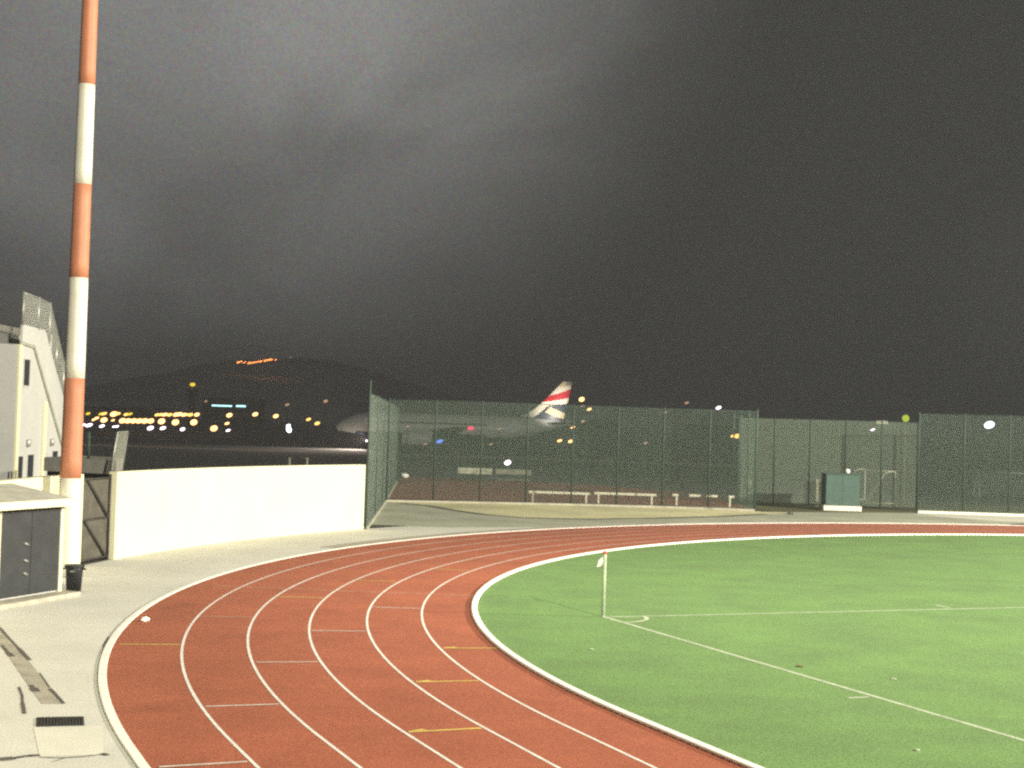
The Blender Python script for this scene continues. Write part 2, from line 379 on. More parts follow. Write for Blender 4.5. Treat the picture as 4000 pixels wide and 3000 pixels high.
md = o.modifiers.new('thick','SOLIDIFY'); md.thickness = .01

# ------------------------------------------------------------------ striped mast
pb = at(260, 2245, 39.0); pb.z = 0
zs = [at(0, v, 39.0).z for v in (1866, 1477, 1085, 720, 331)]
ref = [at(252, 1866, 39.0).z, at(268, 1477, 39).z, at(283, 1085, 39).z, at(309, 720, 39).z, at(330, 331, 39).z]
zb = [0] + ref; zb += [zb[-1] + 2.72*i for i in range(1, 4)]
mast = thing('striped_mast', 'tall orange and white banded mast rising past the top of the photo', 'mast', pb)
rad = lambda z: .290 - .0054*z
for i in range(len(zb)-1):
    mb = MB(); n_ = 6
    mb.lathe((0,0,0), [(rad(zb[i] + (zb[i+1]-zb[i])*j/n_), zb[i] + (zb[i+1]-zb[i])*j/n_) for j in range(n_+1)], 32)
    mb.build('band', M['white'] if i % 2 == 0 else M['red'], mast)
mb = MB(); mb.lathe((0,0,0), [(.42, .0), (.42, .03), (.30, .05)], 24)
for i in range(8): a_ = i*PI/4; mb.lathe((.36*math.cos(a_), .36*math.sin(a_), .03), [(.02, 0), (.02, .05)], 8)
mb.build('base_plate', M['steel'], mast)

# ------------------------------------------------------------------ shed
SL, SR = Vector((-11.45, 31.9, 0)), gp(238, 2329); sd = (SR - SL).normalized()
# extend off frame to the left
SL = SR - sd*4.6; sn = Vector((-sd.y, sd.x, 0))          # sn points away from the track
shed = thing('storage_shed', 'low shed with dark doors and a grey sloping roof, cut by the left edge', 'shed', SR)
def sp(a_, b_, z): return SR - sd*a_ + sn*b_ + Vector((0,0,z))
mb = MB()
mb.prism([sp(0,.06,.12), sp(4.6,.06,.12), sp(4.6,1.55,.12), sp(0,1.55,.12)], [sp(0,.06,2.17), sp(4.6,.06,2.17), sp(4.6,1.55,2.45), sp(0,1.55,2.45)]); mb.build('wall', M['render'], shed, SR)
mb = MB(); mb.prism([sp(-.14,-.22,2.18), sp(4.75,-.22,2.18), sp(4.75,1.62,2.48), sp(-.14,1.62,2.48)], [sp(-.14,-.22,2.30), sp(4.75,-.22,2.30), sp(4.75,1.62,2.60), sp(-.14,1.62,2.60)]); rf = mb.build('roof', M['shedroof'], shed, SR)
mb = MB(); mb.prism([sp(-.15,-.26,2.15), sp(4.75,-.26,2.15), sp(4.75,-.222,2.15), sp(-.15,-.222,2.15)], [sp(-.15,-.26,2.325), sp(4.75,-.26,2.325), sp(4.75,-.222,2.325), sp(-.15,-.222,2.325)]); mb.build('fascia', M['wall'], rf, SR)
for i, (x0, x1) in enumerate(((.12, 1.18), (1.20, 2.28))):
    mb = MB(); mb.prism([sp(x0,.02,.16), sp(x1,.02,.16), sp(x1,.058,.16), sp(x0,.058,.16)], [sp(x0,.02,2.10), sp(x1,.02,2.10), sp(x1,.058,2.10), sp(x0,.058,2.10)])
    dr = mb.build('door', M['dark'], shed, SR)
    if i == 1:
        for z in (.62, .92, 1.30):
            mb = MB(); mb.tube([sp(1.32,.0,z), sp(1.46,.0,z+.05)], .028, 8); mb.build('handle', M['steel'], dr, SR)
for x in (.05, 2.36):
    mb = MB(); mb.prism([sp(x-.055,-.0,.12), sp(x+.055,-.0,.12), sp(x+.055,.057,.12), sp(x-.055,.057,.12)], [sp(x-.055,-.0,2.16), sp(x+.055,-.0,2.16), sp(x+.055,.057,2.16), sp(x-.055,.057,2.16)]); mb.build('door_post', M['wall'] if x < 1 else M['beige'], shed, SR)
mb = MB(); mb.prism([sp(-.25,-.38,.0), sp(4.6,-.50,.0), sp(4.6,1.55,.0), sp(-.25,1.55,.0)], [sp(-.25,-.38,.115), sp(4.6,-.50,.115), sp(4.6,1.55,.115), sp(-.25,1.55,.115)]); bevel(mb.build('plinth', M['trench'], shed, SR), .02)

# ------------------------------------------------------------------ bin
bp_ = gp(287, 2312)
bin_ = thing('rubbish_bin', 'black plastic rubbish bin standing in front of the striped mast', 'bin', bp_)
mb = MB(); mb.lathe((0,0,0), [(.165,.01), (.175,.0), (.205,.55), (.208,.60), (.19,.60), (.165,.05)], 28); mb.build('body', M['black'], bin_)
mb = MB(); mb.lathe((0,0,0), [(.21,.585), (.235,.595), (.24,.64), (.225,.66), (.20,.655)], 28); rim_ = mb.build('rim', M['black'], bin_)
for sx in (-1, 1):
    mb = MB(); mb.tube([(sx*.20,-.06,.57), (sx*.265,-.04,.555), (sx*.265,.04,.555), (sx*.20,.06,.57)], .018); mb.build('handle', M['black'], bin_)
mb = MB(); mb.face([(.205*math.cos(a_)*1.0, .205*math.sin(a_), z) for a_, z in ((-1.75,.50),(-1.25,.50),(-1.25,.53),(-1.75,.53))]); sl = mb.build('sticker', M['steel'], bin_); sl.scale = (1.03,1.03,1)

# ------------------------------------------------------------------ left stand building with outside stair
BX = -18.55; BY0 = 54.8
bld = thing('stand_building', 'white two storey building with an outside stair, at the left edge behind the mast', 'building', (BX, BY0, 0))
bl = bld.location
def bx(mb, x0, x1, y0, y1, z0, z1): mb.box(((x0+x1)/2, (y0+y1)/2, (z0+z1)/2), (x1-x0, y1-y0, z1-z0))
mb = MB(); bx(mb, BX-12, BX-1.05, BY0, BY0+7.4, 0, 7.32); bx(mb, BX-1.05, BX, BY0, BY0+1.75, 0, 6.84)
mb.prism([(BX-1.05, BY0+1.75, 0), (BX-1.05, BY0+7.9, 0), (BX-1.05, BY0+7.9, 1.0), (BX-1.05, BY0+1.75, 6.84)], [(BX, BY0+1.75, 0), (BX, BY0+7.9, 0), (BX, BY0+7.9, 1.0), (BX, BY0+1.75, 6.84)]); mb.build('wall', M['render'], bld, bl)
mb = MB(); bx(mb, BX-12.05, BX-1.04, BY0-.04, BY0+7.45, 7.322, 7.62); mb.build('roof_slab', M['roof'], bld, bl)
for y in (BY0+.15, BY0+3.4):
    mb = MB(); bx(mb, BX+.002, BX+.12, y-.14, y+.14, 0, 6.84 if y < BY0+1 else 4.75); bevel(mb.build('pilaster', M['wall'], bld, bl), .02)
def win(name, y0, y1, z0, z1, m=None):
    mb = MB(); bx(mb, BX-.05, BX+.012, y0, y1, z0, z1); w = mb.build(name, M['gap'], bld, bl)
    mb = MB()
    for (a0, a1, b0, b1) in ((y0-.06,y0,z0-.06,z1+.06), (y1,y1+.06,z0-.06,z1+.06), (y0,y1,z1,z1+.06), (y0,y1,z0-.06,z0)): bx(mb, BX-.02, BX+.03, a0, a1, b0, b1)
    mb.build('frame', M['render'], w, bl); return w
YU = lambda u: abs(BX)*F/(2000-u)          # distance along the facade seen at photo column u
win('window', YU(90), YU(113), at(0,1505,57).z + .0, at(0,1405,57).z)
for u0, u1, zt in ((57,73,2.05),(77,101,2.62),(119,143,2.66),(177,191,2.70),(215,236,2.75)): win('door', YU(u0), YU(u1), .05, zt)
for u_ in (115, 207):
    mb = MB(); yy = YU(u_); mb.lathe((BX+.06, yy, 3.12), [(.07,-.14),(.10,-.10),(.10,.10),(.07,.14)], 12); mb.build('wall_lamp', M['steel'], bld, bl)
# stair running down along the facade
st = [(BY0+.25, 6.95), (BY0+1.75, 6.87), (BY0+7.2, 1.70)]
mb = MB(); x0, x1 = BX+.005, BX+.09
lo = list(st); hi = [(BY0+.25, 7.60), (BY0+2.9, 7.55), (BY0+7.2, 3.45)]
for i in range(2):
    b_ = [(lo[i][0], lo[i][1]), (lo[i+1][0], lo[i+1][1]), (hi[i+1][0], hi[i+1][1]), (hi[i][0], hi[i][1])]
    mb.prism([(x0, y, z) for y, z in b_], [(x1, y, z) for y, z in b_])
stair = mb.build('stair_parapet', M['render'], bld, bl)
mb = MB(); x0, x1 = BX+.005, BX+.17
for i in range(2):
    b_ = [(lo[i][0], lo[i][1]-.09), (lo[i+1][0], lo[i+1][1]-.09), (lo[i+1][0], lo[i+1][1]-.005), (lo[i][0], lo[i][1]-.005)]
    mb.prism([(x0, y, z) for y, z in b_], [(x1-.1, y, z) for y, z in b_])
mb.build('stair_soffit', M['asphalt'], stair, bl)
mb = MB()
for i in range(22):
    y = BY0+1.9 + i*.28; z = 6.62 - i*.266; bx(mb, BX-1.045, BX-.005, y, y+.30, z-.22, z)
mb.build('stair_flight', M['concrete'], stair, bl)
# railing on roof terrace and stair
rl = [(BY0+.30, 7.55), (BY0+2.1, 7.5), (BY0+3.5, 6.95), (BY0+5.6, 4.95), (BY0+7.2, 3.42)]
rp = [Vector((BX+.05, y, z)) for y, z in rl]
mb = MB(); hh = [1.25, 1.25, 1.70, 1.45, 1.35]
for i in range(len(rp)-1):
    a_, b_ = rp[i], rp[i+1]; L_ = (b_-a_).length
    mb.face([a_, b_, Z(b_, hh[i+1]), Z(a_, hh[i])], uv=[(0,0),(L_,0),(L_,1.2),(0,1.2)])
rail = mb.build('railing', M['rail_net'], bld, bl)
for i, p in enumerate(rp + [rp[2].lerp(rp[3], .5)]):
    mb = MB(); mb.tube([p, Z(p, (hh+[1.3])[i]+.04)], .055, 8); mb.build('rail_post', M['steel'], rail, bl)
mb = MB(); mb.tube([Z(p, hh[i]) for i, p in enumerate(rp)], .035, 6); mb.build('handrail', M['steel'], rail, bl)
mb = MB(); a_, b_ = Vector((BX-12, BY0+.1, 7.62)), Vector((BX+.3, BY0+.1, 7.62))
mb.face([a_, b_, Z(b_,1.2), Z(a_,1.2)], uv=[(0,0),(12,0),(12,1.2),(0,1.2)])
M['rail_net2'] = netting('dark terrace mesh', (.13,.125,.10), .12, .04)
mb.build('terrace_mesh', M['rail_net2'], bld, bl)

# raised walkway behind the gate
wk = thing('concrete_walkway', 'raised grey concrete walkway with mesh railings seen above the gate', 'walkway', (-14.2, 51, 0))
wo = wk.location
A0, A1 = at(300, 1790, 51), at(455, 1790, 50.2)
zt = 2.76
mb = MB(); pts = [(A0.x-1.2, 51.2), (-13.45, 50.2), (-14.05, 53.3), (A0.x-1.0, 54.5)]
mb.prism([Vector((*p, zt-.48)) for p in pts], [Vector((*p, zt)) for p in pts]); mb.build('slab', M['roof'], wk, wo)
mb = MB(); mb.prism([Vector((x_, y_, 0)) for x_, y_ in ((A0.x-1.2,51.6),(-13.65,50.7),(-14.2,53.0),(A0.x-1.0,54.2))], [Vector((x_, y_, zt-.485)) for x_, y_ in ((A0.x-1.2,51.6),(-13.65,50.7),(-14.2,53.0),(A0.x-1.0,54.2))]); mb.build('support', M['gatesheet'], wk, wo)
mb = MB(); P0, P1, P2, P3 = at(432, 1835, 49.6), at(478, 1836, 52.5), at(499, 1686, 52.5), at(460, 1690, 49.6)
mb.face([P0, P1, P2, P3], uv=[(0,0),(2.9,0),(2.9,1.3),(0,1.3)]); M['rail_net3'] = netting('pale railing mesh', (.34,.34,.27), .55, .04); mp = mb.build('railing_panel', M['rail_net3'], wk, wo)
mb = MB(); mb.tube([P0, P3, P2, P1], .035, 6); mb.build('railing_frame', M['steel'], mp, wo)
pp = at(346, 1792, 51); mb = MB(); mb.tube([pp + Vector((0,0,-.05)), at(347, 1686, 51)], .06, 8); mb.build('rail_post', M['greenpost'], wk, wo)
# small grey post frame behind the wall
fq = [at(1131, 1822, 66), at(1131, 1788, 66), at(1200, 1789, 66)]
fr = thing('pipe_frame', 'thin grey pipe frame just showing over the white wall', 'frame', (fq[0].x, 66, 0))
mb = MB(); mb.tube([Vector((fq[0].x, 66, 0)), fq[1], fq[2], Vector((fq[2].x, 66, 0))], .05, 8); mb.build('frame_tube', M['steel'], fr, fr.location)

# ------------------------------------------------------------------ green mesh fences
def fence(label, pts, h, net, post_n, kerb=None, hpost=None, first=None):
    P = [Vector((*p, 0)) for p in pts]
    f_ = thing('mesh_fence', label, 'fence', P[0], 0, 'green mesh fences around the training area'); fo = f_.location
    segs = []; cum = [0]
    for i in range(len(P)-1): cum.append(cum[-1] + (P[i+1]-P[i]).length)
    mb = MB()
    for i in range(len(P)-1):
        a_, b_ = P[i], P[i+1]; mb.face([Z(a_,.15), Z(b_,.15), Z(b_,h), Z(a_,h)], uv=[(cum[i],0),(cum[i+1],0),(cum[i+1],h),(cum[i],h)])
    mb.build('mesh_panel', net, f_, fo)
    def along(t):
        for i in range(len(P)-1):
            if t <= cum[i+1] + 1e-6: return P[i].lerp(P[i+1], (t-cum[i])/(cum[i+1]-cum[i]))
        return P[-1]
    for i in range(post_n+1):
        q = along(cum[-1]*i/post_n); mb = MB(); hp = (first if (first and i == 0) else h+.06)
        mb.lathe((q.x, q.y, 0), [(.045,0),(.045,hp-.02),(.03,hp),(.004,hp+.01)], 10); mb.build('post', M['greenpost'], f_, fo)
    for z in (h, .16):
        mb = MB(); mb.tube([Z(p, z) for p in P], .022, 6); mb.build('rail', M['greenpost'], f_, fo)
    if kerb:
        w, hk, mt = kerb; mb = MB()
        for i in range(len(P)-1):
            a_, b_ = P[i], P[i+1]; n_ = Vector((-(b_-a_).y, (b_-a_).x, 0)).normalized()*w/2
            mb.prism([a_-n_, b_-n_, b_+n_, a_+n_], [Z(a_-n_,hk), Z(b_-n_,hk), Z(b_+n_,hk), Z(a_+n_,hk)])
        mb.build('kerb_base', mt, f_, fo)
    return f_
fence('tall green mesh fence running away from the end of the white wall', [(-5.75, 59.55), (-6.75, 80.4), (-8.3, 108)], 5.52, M['netwing'], 6, first=6.05, kerb=(.22, .12, M['asphalt']))
fence('green mesh fence along the pale kerb behind the track bend', [(-6.7, 80.7)] + K[1:], 5.66, M['net'], 8, kerb=(.30, .12, M['trench']))
fence('short green mesh fence turned end on between two fence runs', [(14.05, 83.5), (14.25, 93.5)], 5.75, M['net'], 3)
fence('set back grey green mesh fence behind the green cabinet', [(14.3, 91.5), (25.2, 90.6)], 5.40, M['net2'], 5)
fence('green mesh fence at the right edge above the pale pavement', [(24.35, 87.3), (46, 87.3)], 5.95, M['net'], 8, kerb=(.30, .16, M['slab']))

# ------------------------------------------------------------------ steeplechase barriers
def barrier(label, u0, u1, vtop, vb0, vb1, striped=False):
    a_, b_ = gp(u0, vb0), gp(u1, vb1); Y = max(a_.y, b_.y, 83.9) + .5
    a_ = at(u0, vb0, Y); b_ = at(u1, vb1, Y); a_.z = b_.z = .012; h = at((u0+u1)/2, vtop, Y).z
    t_ = thing('steeplechase_barrier', label, 'barrier', a_.lerp(b_, .5), 0, 'barriers standing behind the pale kerb'); to = t_.location
    d = (b_-a_).normalized(); ov = .25
    mb = MB(); A_, B_ = a_ - d*ov, b_ + d*ov; nseg = 11 if striped else 1
    for i in range(nseg):
        p, q = A_.lerp(B_, i/nseg), A_.lerp(B_, (i+1)/nseg); c_ = p.lerp(q, .5); mb.box((c_.x, c_.y, h-.07), ((q-p).length, .13, .13), math.atan2(d.y, d.x), mi=(1 if striped and i in (1, 2, 5, 8, 9) else 0))
    mb.build('beam', [M['hurdle'], M['gap']], t_, to)
    for p in (a_, b_):
        mb = MB(); mb.box((p.x, p.y, (h-.14)/2+.01), (.10, .10, h-.14)); mb.build('leg', M['hurdle'], t_, to)
        mb = MB(); mb.box((p.x, p.y+.25, .035), (.10, .9, .05)); mb.build('foot', M['hurdle'], t_, to)
barrier('pale barrier, leftmost of the three behind the kerb', 2081, 2289, 1920, 1972, 1975)
barrier('pale barrier, middle one of the three behind the kerb', 2337, 2545, 1925, 1977, 1981)
barrier('black and white striped barrier, right of the two plain ones', 2642, 2850, 1932, 1982, 1990, True)

# ------------------------------------------------------------------ boards on the training ground
def board(label, u0, u1, v0, v1, vb, m, second=False):
    g0 = gp(u0, vb); Y = g0.y; a_ = at(u0, v0, Y); b_ = at(u1, v0+(u1-u0)*.0, Y); zt = a_.z; zb_ = at(u0, v1, Y).z
    t_ = thing('trackside_board', label, 'board', ((a_.x+b_.x)/2, Y, 0), 0, 'boards on the dark training ground'); to = t_.location
    mb = MB(); mb.box(((a_.x+b_.x)/2, Y, (zt+zb_)/2), (b_.x-a_.x, .05, zt-zb_)); mb.build('panel', m, t_, to)
    for x in (a_.x+.08, b_.x-.08):
        mb = MB(); mb.box((x, Y, zb_/2), (.06, .06, zb_-.004)); mb.build('leg', M['gate'], t_, to)
    if second:
        mb = MB(); mb.box(((a_.x+b_.x)/2, Y, zb_*.42), (b_.x-a_.x-.3, .05, .06)); mb.build('lower_bar', M['board2'], t_, to)
    return t_
board('pale mottled board, left of two low boards behind the mesh', 1789, 1923, 1826, 1849, 1884, M['board'])
board('dull grey board with a lower bar, right of two low boards', 1937, 2076, 1831, 1851, 1886, M['board2'], True)

# ------------------------------------------------------------------ green cabinet, post, goals
cb = thing('green_cabinet', 'boxy green cabinet on a pale plinth in front of the set back fence', 'cabinet', Vector((at(3291,1990,87).x, 87.5, 0)))
co = cb.location; x0, x1 = at(3225,1900,87).x, at(3358,1900,87).x; zt = at(3291, 1851, 87).z
mb = MB(); bx(mb, x0-.12, x1+.12, 86.85, 88.3, .0, .30); bevel(mb.build('plinth', M['slab'], cb, co), .02)
mb = MB(); bx(mb, x0, x1, 87.0, 88.2, .302, zt-.06); bevel(mb.build('body', M['cabinet'], cb, co), .03)
mb = MB(); bx(mb, x0-.05, x1+.05, 86.95, 88.25, zt-.058, zt); bevel(mb.build('lid', M['cabinet'], cb, co), .02)
for (a_, b_) in ((x0+.04, (x0+x1)/2-.01), ((x0+x1)/2+.01, x1-.04)):
    mb = MB(); bx(mb, a_, b_, 86.975, 86.998, .36, zt-.12); dr = mb.build('door', M['cabinet'], cb, co)
mb = MB(); bx(mb, x1-.30, x1-.12, 86.93, 86.973, at(0,1922,87).z+.30, at(0,1922,87).z+.38); mb.build('handle', M['paper'], dr, co)
wb = thing('white_ball', 'small white ball resting on top of the green cabinet', 'ball', (at(3311,1842,87.6).x, 87.6, zt))
mb = MB(); mb.ell((0,0,.15), (.15,.15,.15)); mb.build('ball_skin', M['paper'], wb)
pq = gp(3190, 1979); ps = thing('marker_post', 'pale post with a green foot standing left of the green cabinet', 'post', pq)
hp = at(3190, 1872, pq.y).z
mb = MB(); mb.box((0,0,hp/2+.15), (.16,.16,hp-.3)); bevel(mb.build('shaft', M['beige'], ps), .02)
mb = MB(); mb.box((0,0,.15), (.26,.26,.296)); mb.build('foot', M['grass'], ps)
def goal(label, base, w, h, depth, rz, top=.75):
    t_ = thing('football_goal', label, 'goal', base, rz, 'portable goals behind the mesh')
    mb = MB(); mb.tube([(0,0,0), (0,0,h), (w,0,h), (w,0,0)], .05, 8); mb.build('goal_frame', M['paper'], t_)
    for x in (0, w):
        mb = MB(); mb.tube([(x,0,h), (x,top*.6,h), (x,top,h-.12), (x,depth,.03), (x,0,.03)], .035, 8); mb.build('side_stay', M['hurdle'], t_)
    mb = MB(); L_ = math.hypot(depth-top, h)
    mb.face([(0,top,h-.12),(w,top,h-.12),(w,depth,.03),(0,depth,.03)], uv=[(0,0),(w,0),(w,L_),(0,L_)])
    mb.face([(0,0,h),(w,0,h),(w,top,h-.12),(0,top,h-.12)], uv=[(0,0),(w,0),(w,top),(0,top)])
    mb.build('net', M['netwhite'], t_)
    return t_
gq_ = gp(3495, 1968); goal('portable goal standing side on, right of the green cabinet', gq_, 5.0, 2.15, 2.05, PI/2 + .17)
goal('wide portable goal behind the mesh at the right edge', Vector((at(3826,1900,117).x, 117, 0)), 5.2, 1.95, 1.6, 0)
sb = thing('sign_board', 'small pale horizontal board seen over the set back fence', 'sign', (at(3446,1650,93).x, 93, 0)); sz = at(3446,1650,93).z
mb = MB(); mb.box((0,0,sz), (.75,.04,.20)); mb.build('panel', M['board'], sb); mb = MB(); mb.tube([(0,.06,0),(0,.06,sz)], .035); mb.build('post', M['steel'], sb)

# ------------------------------------------------------------------ corner flag
cf = thing('corner_flag', 'white corner flag pole at the corner of the football pitch', 'corner flag', Q + Vector((-.03, 0, .008)))
mb = MB(); mb.lathe((0,0,0), [(.042,0),(.042,1.44),(.032,1.46)], 14); mb.build('pole', M['pline'], cf)
mb = MB(); mb.lathe((0,0,1.461), [(.044,0),(.050,.03),(.040,.06),(.006,.075)], 12); mb.build('cap', M['flagred'], cf)
mb = MB(); rows = []
for i in range(10):
    t_ = i/9; rows.append([Vector((-.032 - t_*.135 + .014*math.sin(t_*7+j), .015*math.sin(t_*5+j*1.3), 1.44 - t_*.20 - j/5*(.22*(1-t_*.55)) )) for j in range(6)])
mb.grid(rows); fo_ = mb.build('flag', M['flag'], cf); md = fo_.modifiers.new('t','SOLIDIFY'); md.thickness = .004
mb = MB(); mb.lathe((0,0,0), [(.06,0),(.06,.02),(.035,.03)], 14); mb.build('base', M['steel'], cf)

# ------------------------------------------------------------------ litter
def litter(name, label, cat, p, r, m, group=None):
    t_ = thing(name, label, cat, p, random.uniform(0,3), group); bm = bmesh.new(); bmesh.ops.create_icosphere(bm, subdivisions=3, radius=1)
    for v in bm.verts:
        n_ = 1 + .22*math.sin(v.co.x*5+p[0]*7) * math.sin(v.co.y*6+p[1]*3) + random.uniform(-.08,.08); v.co = Vector((v.co.x*r[0]*n_, v.co.y*r[1]*n_, v.co.z*r[2]*n_ + r[2]*.95))
    me = bpy.data.meshes.new('crumple'); bm.to_mesh(me); bm.free(); me.materials.append(m); o = bpy.data.objects.new('crumple', me); COL.objects.link(o); o.parent = t_; return t_
litter('paper_litter', 'crumpled white paper lying in the outermost lane of the track', 'litter', gp(567, 2428, .012), (.09,.06,.05), M['paper'])
for u, v, l_ in ((2310, 2538, 'tiny pale scrap on the turf nearest the inner kerb'), (3490, 2654, 'tiny pale scrap on the turf inside the touchline'), (3583, 2932, 'tiny pale scrap on the turf near the lower right corner')):
    litter('paper_scrap', l_, 'litter', gp(u, v, .008), (.05,.04,.012), M['pline'], 'pale scraps on the turf')
litter('brown_leaf', 'small brown dead leaf lying on the turf just inside the touchline', 'litter', gp(3124, 2605, .008), (.08,.06,.015), M['leafb'])
litter('white_bag', 'white bag lying beside the foot of the long mesh fence', 'bag', gp(1582, 1866), (.30,.2,.17), M['paper'])
litter('white_bag', 'pale bag lying on the dark ground behind the striped barrier', 'bag', gp(2927, 1898), (.26,.2,.30), M['board'])
litter('pale_bundle', 'pale bundle on the verge in front of the set back fence', 'bundle', gp(3090, 2010), (.30,.15,.07), M['board'])

# ------------------------------------------------------------------ airliner taxiing left beyond the fences
AY = 233.0; nose = at(1311, 1690, AY).x
ac = thing('airliner', 'passenger jet with a red, white and navy tail, taxiing beyond the fences', 'aircraft', (nose, AY, 0))
def ring(x, r, zc, n=24, ry=None): return [Vector((x, (ry or r)*math.cos(2*PI*j/n), zc + r*math.sin(2*PI*j/n))) for j in range(n)]
st_ = [(0,.05,3.35),(.25,.45,3.38),(.8,.85,3.45),(1.8,1.3,3.6),(3.2,1.7,3.75),(5,1.95,3.85),(7,2.0,3.9),(24,2.0,3.9),(27,1.9,4.0),(30,1.55,4.3),(33,1.1,4.65),(36,.55,5.0),(37.4,.2,5.15)]
mb = MB(); mb.grid([ring(*q) for q in st_], True); mb.face(ring(*st_[0])); mb.face(ring(*st_[-1])[::-1]); 
for fi in range(len(mb.f)):
    zc = sum(mb.v[i].z for i in mb.f[fi])/len(mb.f[fi]); mb.m[fi] = 1 if zc < 2.75 else 0
mb.build('fuselage', [M['fuse'], M['navy']], ac)
fus = ac.children[0]
for sgn in (-1, 1):
    mb = MB(); mb.grid([[Vector((x, sgn*2.012*math.cos(a_), 3.9 + 2.012*math.sin(a_))) for a_ in (.20,.26,.32,.37)] for x in (7.2, 12, 18, 24)]); mb.build('window_row', M['metal'], fus)
mb = MB(); mb.grid([[Vector((1.35, y, 4.55 - abs(y)*.1)) for y in (-1.0,-.5,0,.5,1.0)], [Vector((2.15, y*1.1, 5.02 - abs(y)*.16)) for y in (-1.0,-.5,0,.5,1.0)]]); mb.build('cockpit_glass', M['gap'], fus)
for x in (5.0, 28.2):
    mb = MB(); mb.box((x, -1.9 if x < 10 else -1.70, 4.1 if x < 10 else 4.3), (.85, .12, 1.8)); mb.build('cabin_door', M['fuse'], fus)
# fin with painted wave bands
def fin_mat(s_, t_):
    red_lo, red_hi = .44+.15*s_, .61+.22*s_
    if t_ > .90 and s_ > .45: return 3
    if red_lo < t_ < red_hi: return 1
    if t_ >= red_hi: return 2 if t_ < .86 else 4
    if red_lo-.14 < t_ <= red_lo: return 2
    if .05 < t_ < .36 and s_ < .30: return 2
    if s_ > .42 and abs(t_ - (.27 - .26*(s_-.4))) < .075: return 4
    return 0
mb = MB(); n1, n2 = 36, 44
LE = lambda t_: (30.2 + 5.6*t_ - (1.6*(1-t_)**6), 5.75 + 6.0*t_); TE = lambda t_: (36.2 + 1.2*t_, 5.5 + 6.25*t_)
for side in (-1, 1):
    def fp(s_, t_):
        (xa, za), (xb, zb2) = LE(t_), TE(t_); th = .34*(1-.55*t_)*math.sqrt(max(0, s_*(1-s_)))*1.9
        return Vector((xa+(xb-xa)*s_, side*th, za+(zb2-za)*s_))
    for i in range(n1):
        for j in range(n2):
            a0, a1, b0, b1 = i/n1, (i+1)/n1, j/n2, (j+1)/n2
            mb.face([fp(a0,b0), fp(a1,b0), fp(a1,b1), fp(a0,b1)], fin_mat((a0+a1)/2, (b0+b1)/2), smooth=True)
mb.face([Vector((LE(1)[0],0,LE(1)[1])), Vector(((LE(1)[0]+TE(1)[0])/2,-.14,11.75)), Vector((TE(1)[0],0,TE(1)[1])), Vector(((LE(1)[0]+TE(1)[0])/2,.14,11.75))], 0)
mb.build('tail_fin', [M['navy'], M['finred'], M['finwhite'], M['fingrey'], M['fingold']], ac)
def wing(name, root, tip, ct, cr_, th, m):
    mb = MB(); rows = []
    for p, c_ in ((root, cr_), (tip, ct)):
        rows.append([Vector((p[0]+c_*x, p[1], p[2]+th*c_*z)) for x, z in ((0,0),(.1,.5),(.4,.7),(1,0),(.4,-.4),(.1,-.35))])
    mb.grid(rows, True); mb.face(rows[0]); mb.face(rows[1][::-1]); return mb.build(name, m, ac)
for sgn in (-1, 1):
    wing('wing', (13.0, sgn*1.5, 3.0), (20.2, sgn*17.0, 4.1), 1.6, 6.4, .11, M['metal'])
    wing('tailplane', (33.2, sgn*.7, 5.0), (36.2, sgn*6.2, 5.5), 1.3, 3.2, .10, M['fuse'])
    mb = MB(); mb.grid([[Vector((x, sgn*5.75 + r*math.cos(2*PI*j/20), 2.05 + r*math.sin(2*PI*j/20))) for j in range(20)] for x, r in ((11.0,.85),(11.2,1.05),(12.5,1.15),(14.2,1.05),(15.6,.75))], True)
    mb.face([Vector((11.35, sgn*5.75 + .88*math.cos(2*PI*j/20), 2.05 + .88*math.sin(2*PI*j/20))) for j in range(20)]); mb.face([Vector((15.55, sgn*5.75 + .7*math.cos(2*PI*j/20), 2.05 + .7*math.sin(2*PI*j/20))) for j in range(20)])
    en = mb.build('engine', M['fuse'], ac)
    mb = MB(); mb.box((14.3, sgn*5.75, 3.05), (3.0,.25,.9)); mb.build('pylon', M['metal'], en)
for x, ys in ((4.9, (-.25,.25)), (17.6, (-4.2,-3.6)), (17.6, (3.6,4.2))):
    yc = sum(ys)/2; mb = MB(); mb.tube([(x, yc, .40 if x < 10 else .57), (x, yc, 2.6)], .14)
    lg = mb.build('landing_gear', M['metal'], ac)
    mb = MB(); r_ = .38 if x < 10 else .57
    mb.tube([(x, ys[0]-.18, r_), (x, ys[0]+.15, r_), (x, yc-.06, r_), (x, yc+.06, r_), (x, ys[1]-.15, r_), (x, ys[1]+.18, r_)], [r_, r_, r_*.3, r_*.3, r_, r_], 20)
    mb.build('wheels', M['tyre'], lg)
bp2 = at(1838, 1672, AY-2.2); mb = MB(); mb.ell((bp2.x-nose, -2.15, bp2.z), (.42,.25,.20)); mb.build('beacon_light', M['beacon'], ac)
np_ = at(1431, 1722, AY-1); mb = MB(); mb.ell((np_.x-nose, -.6, np_.z), (.16,.16,.16)); mb.build('nose_light', M['pink'], ac)
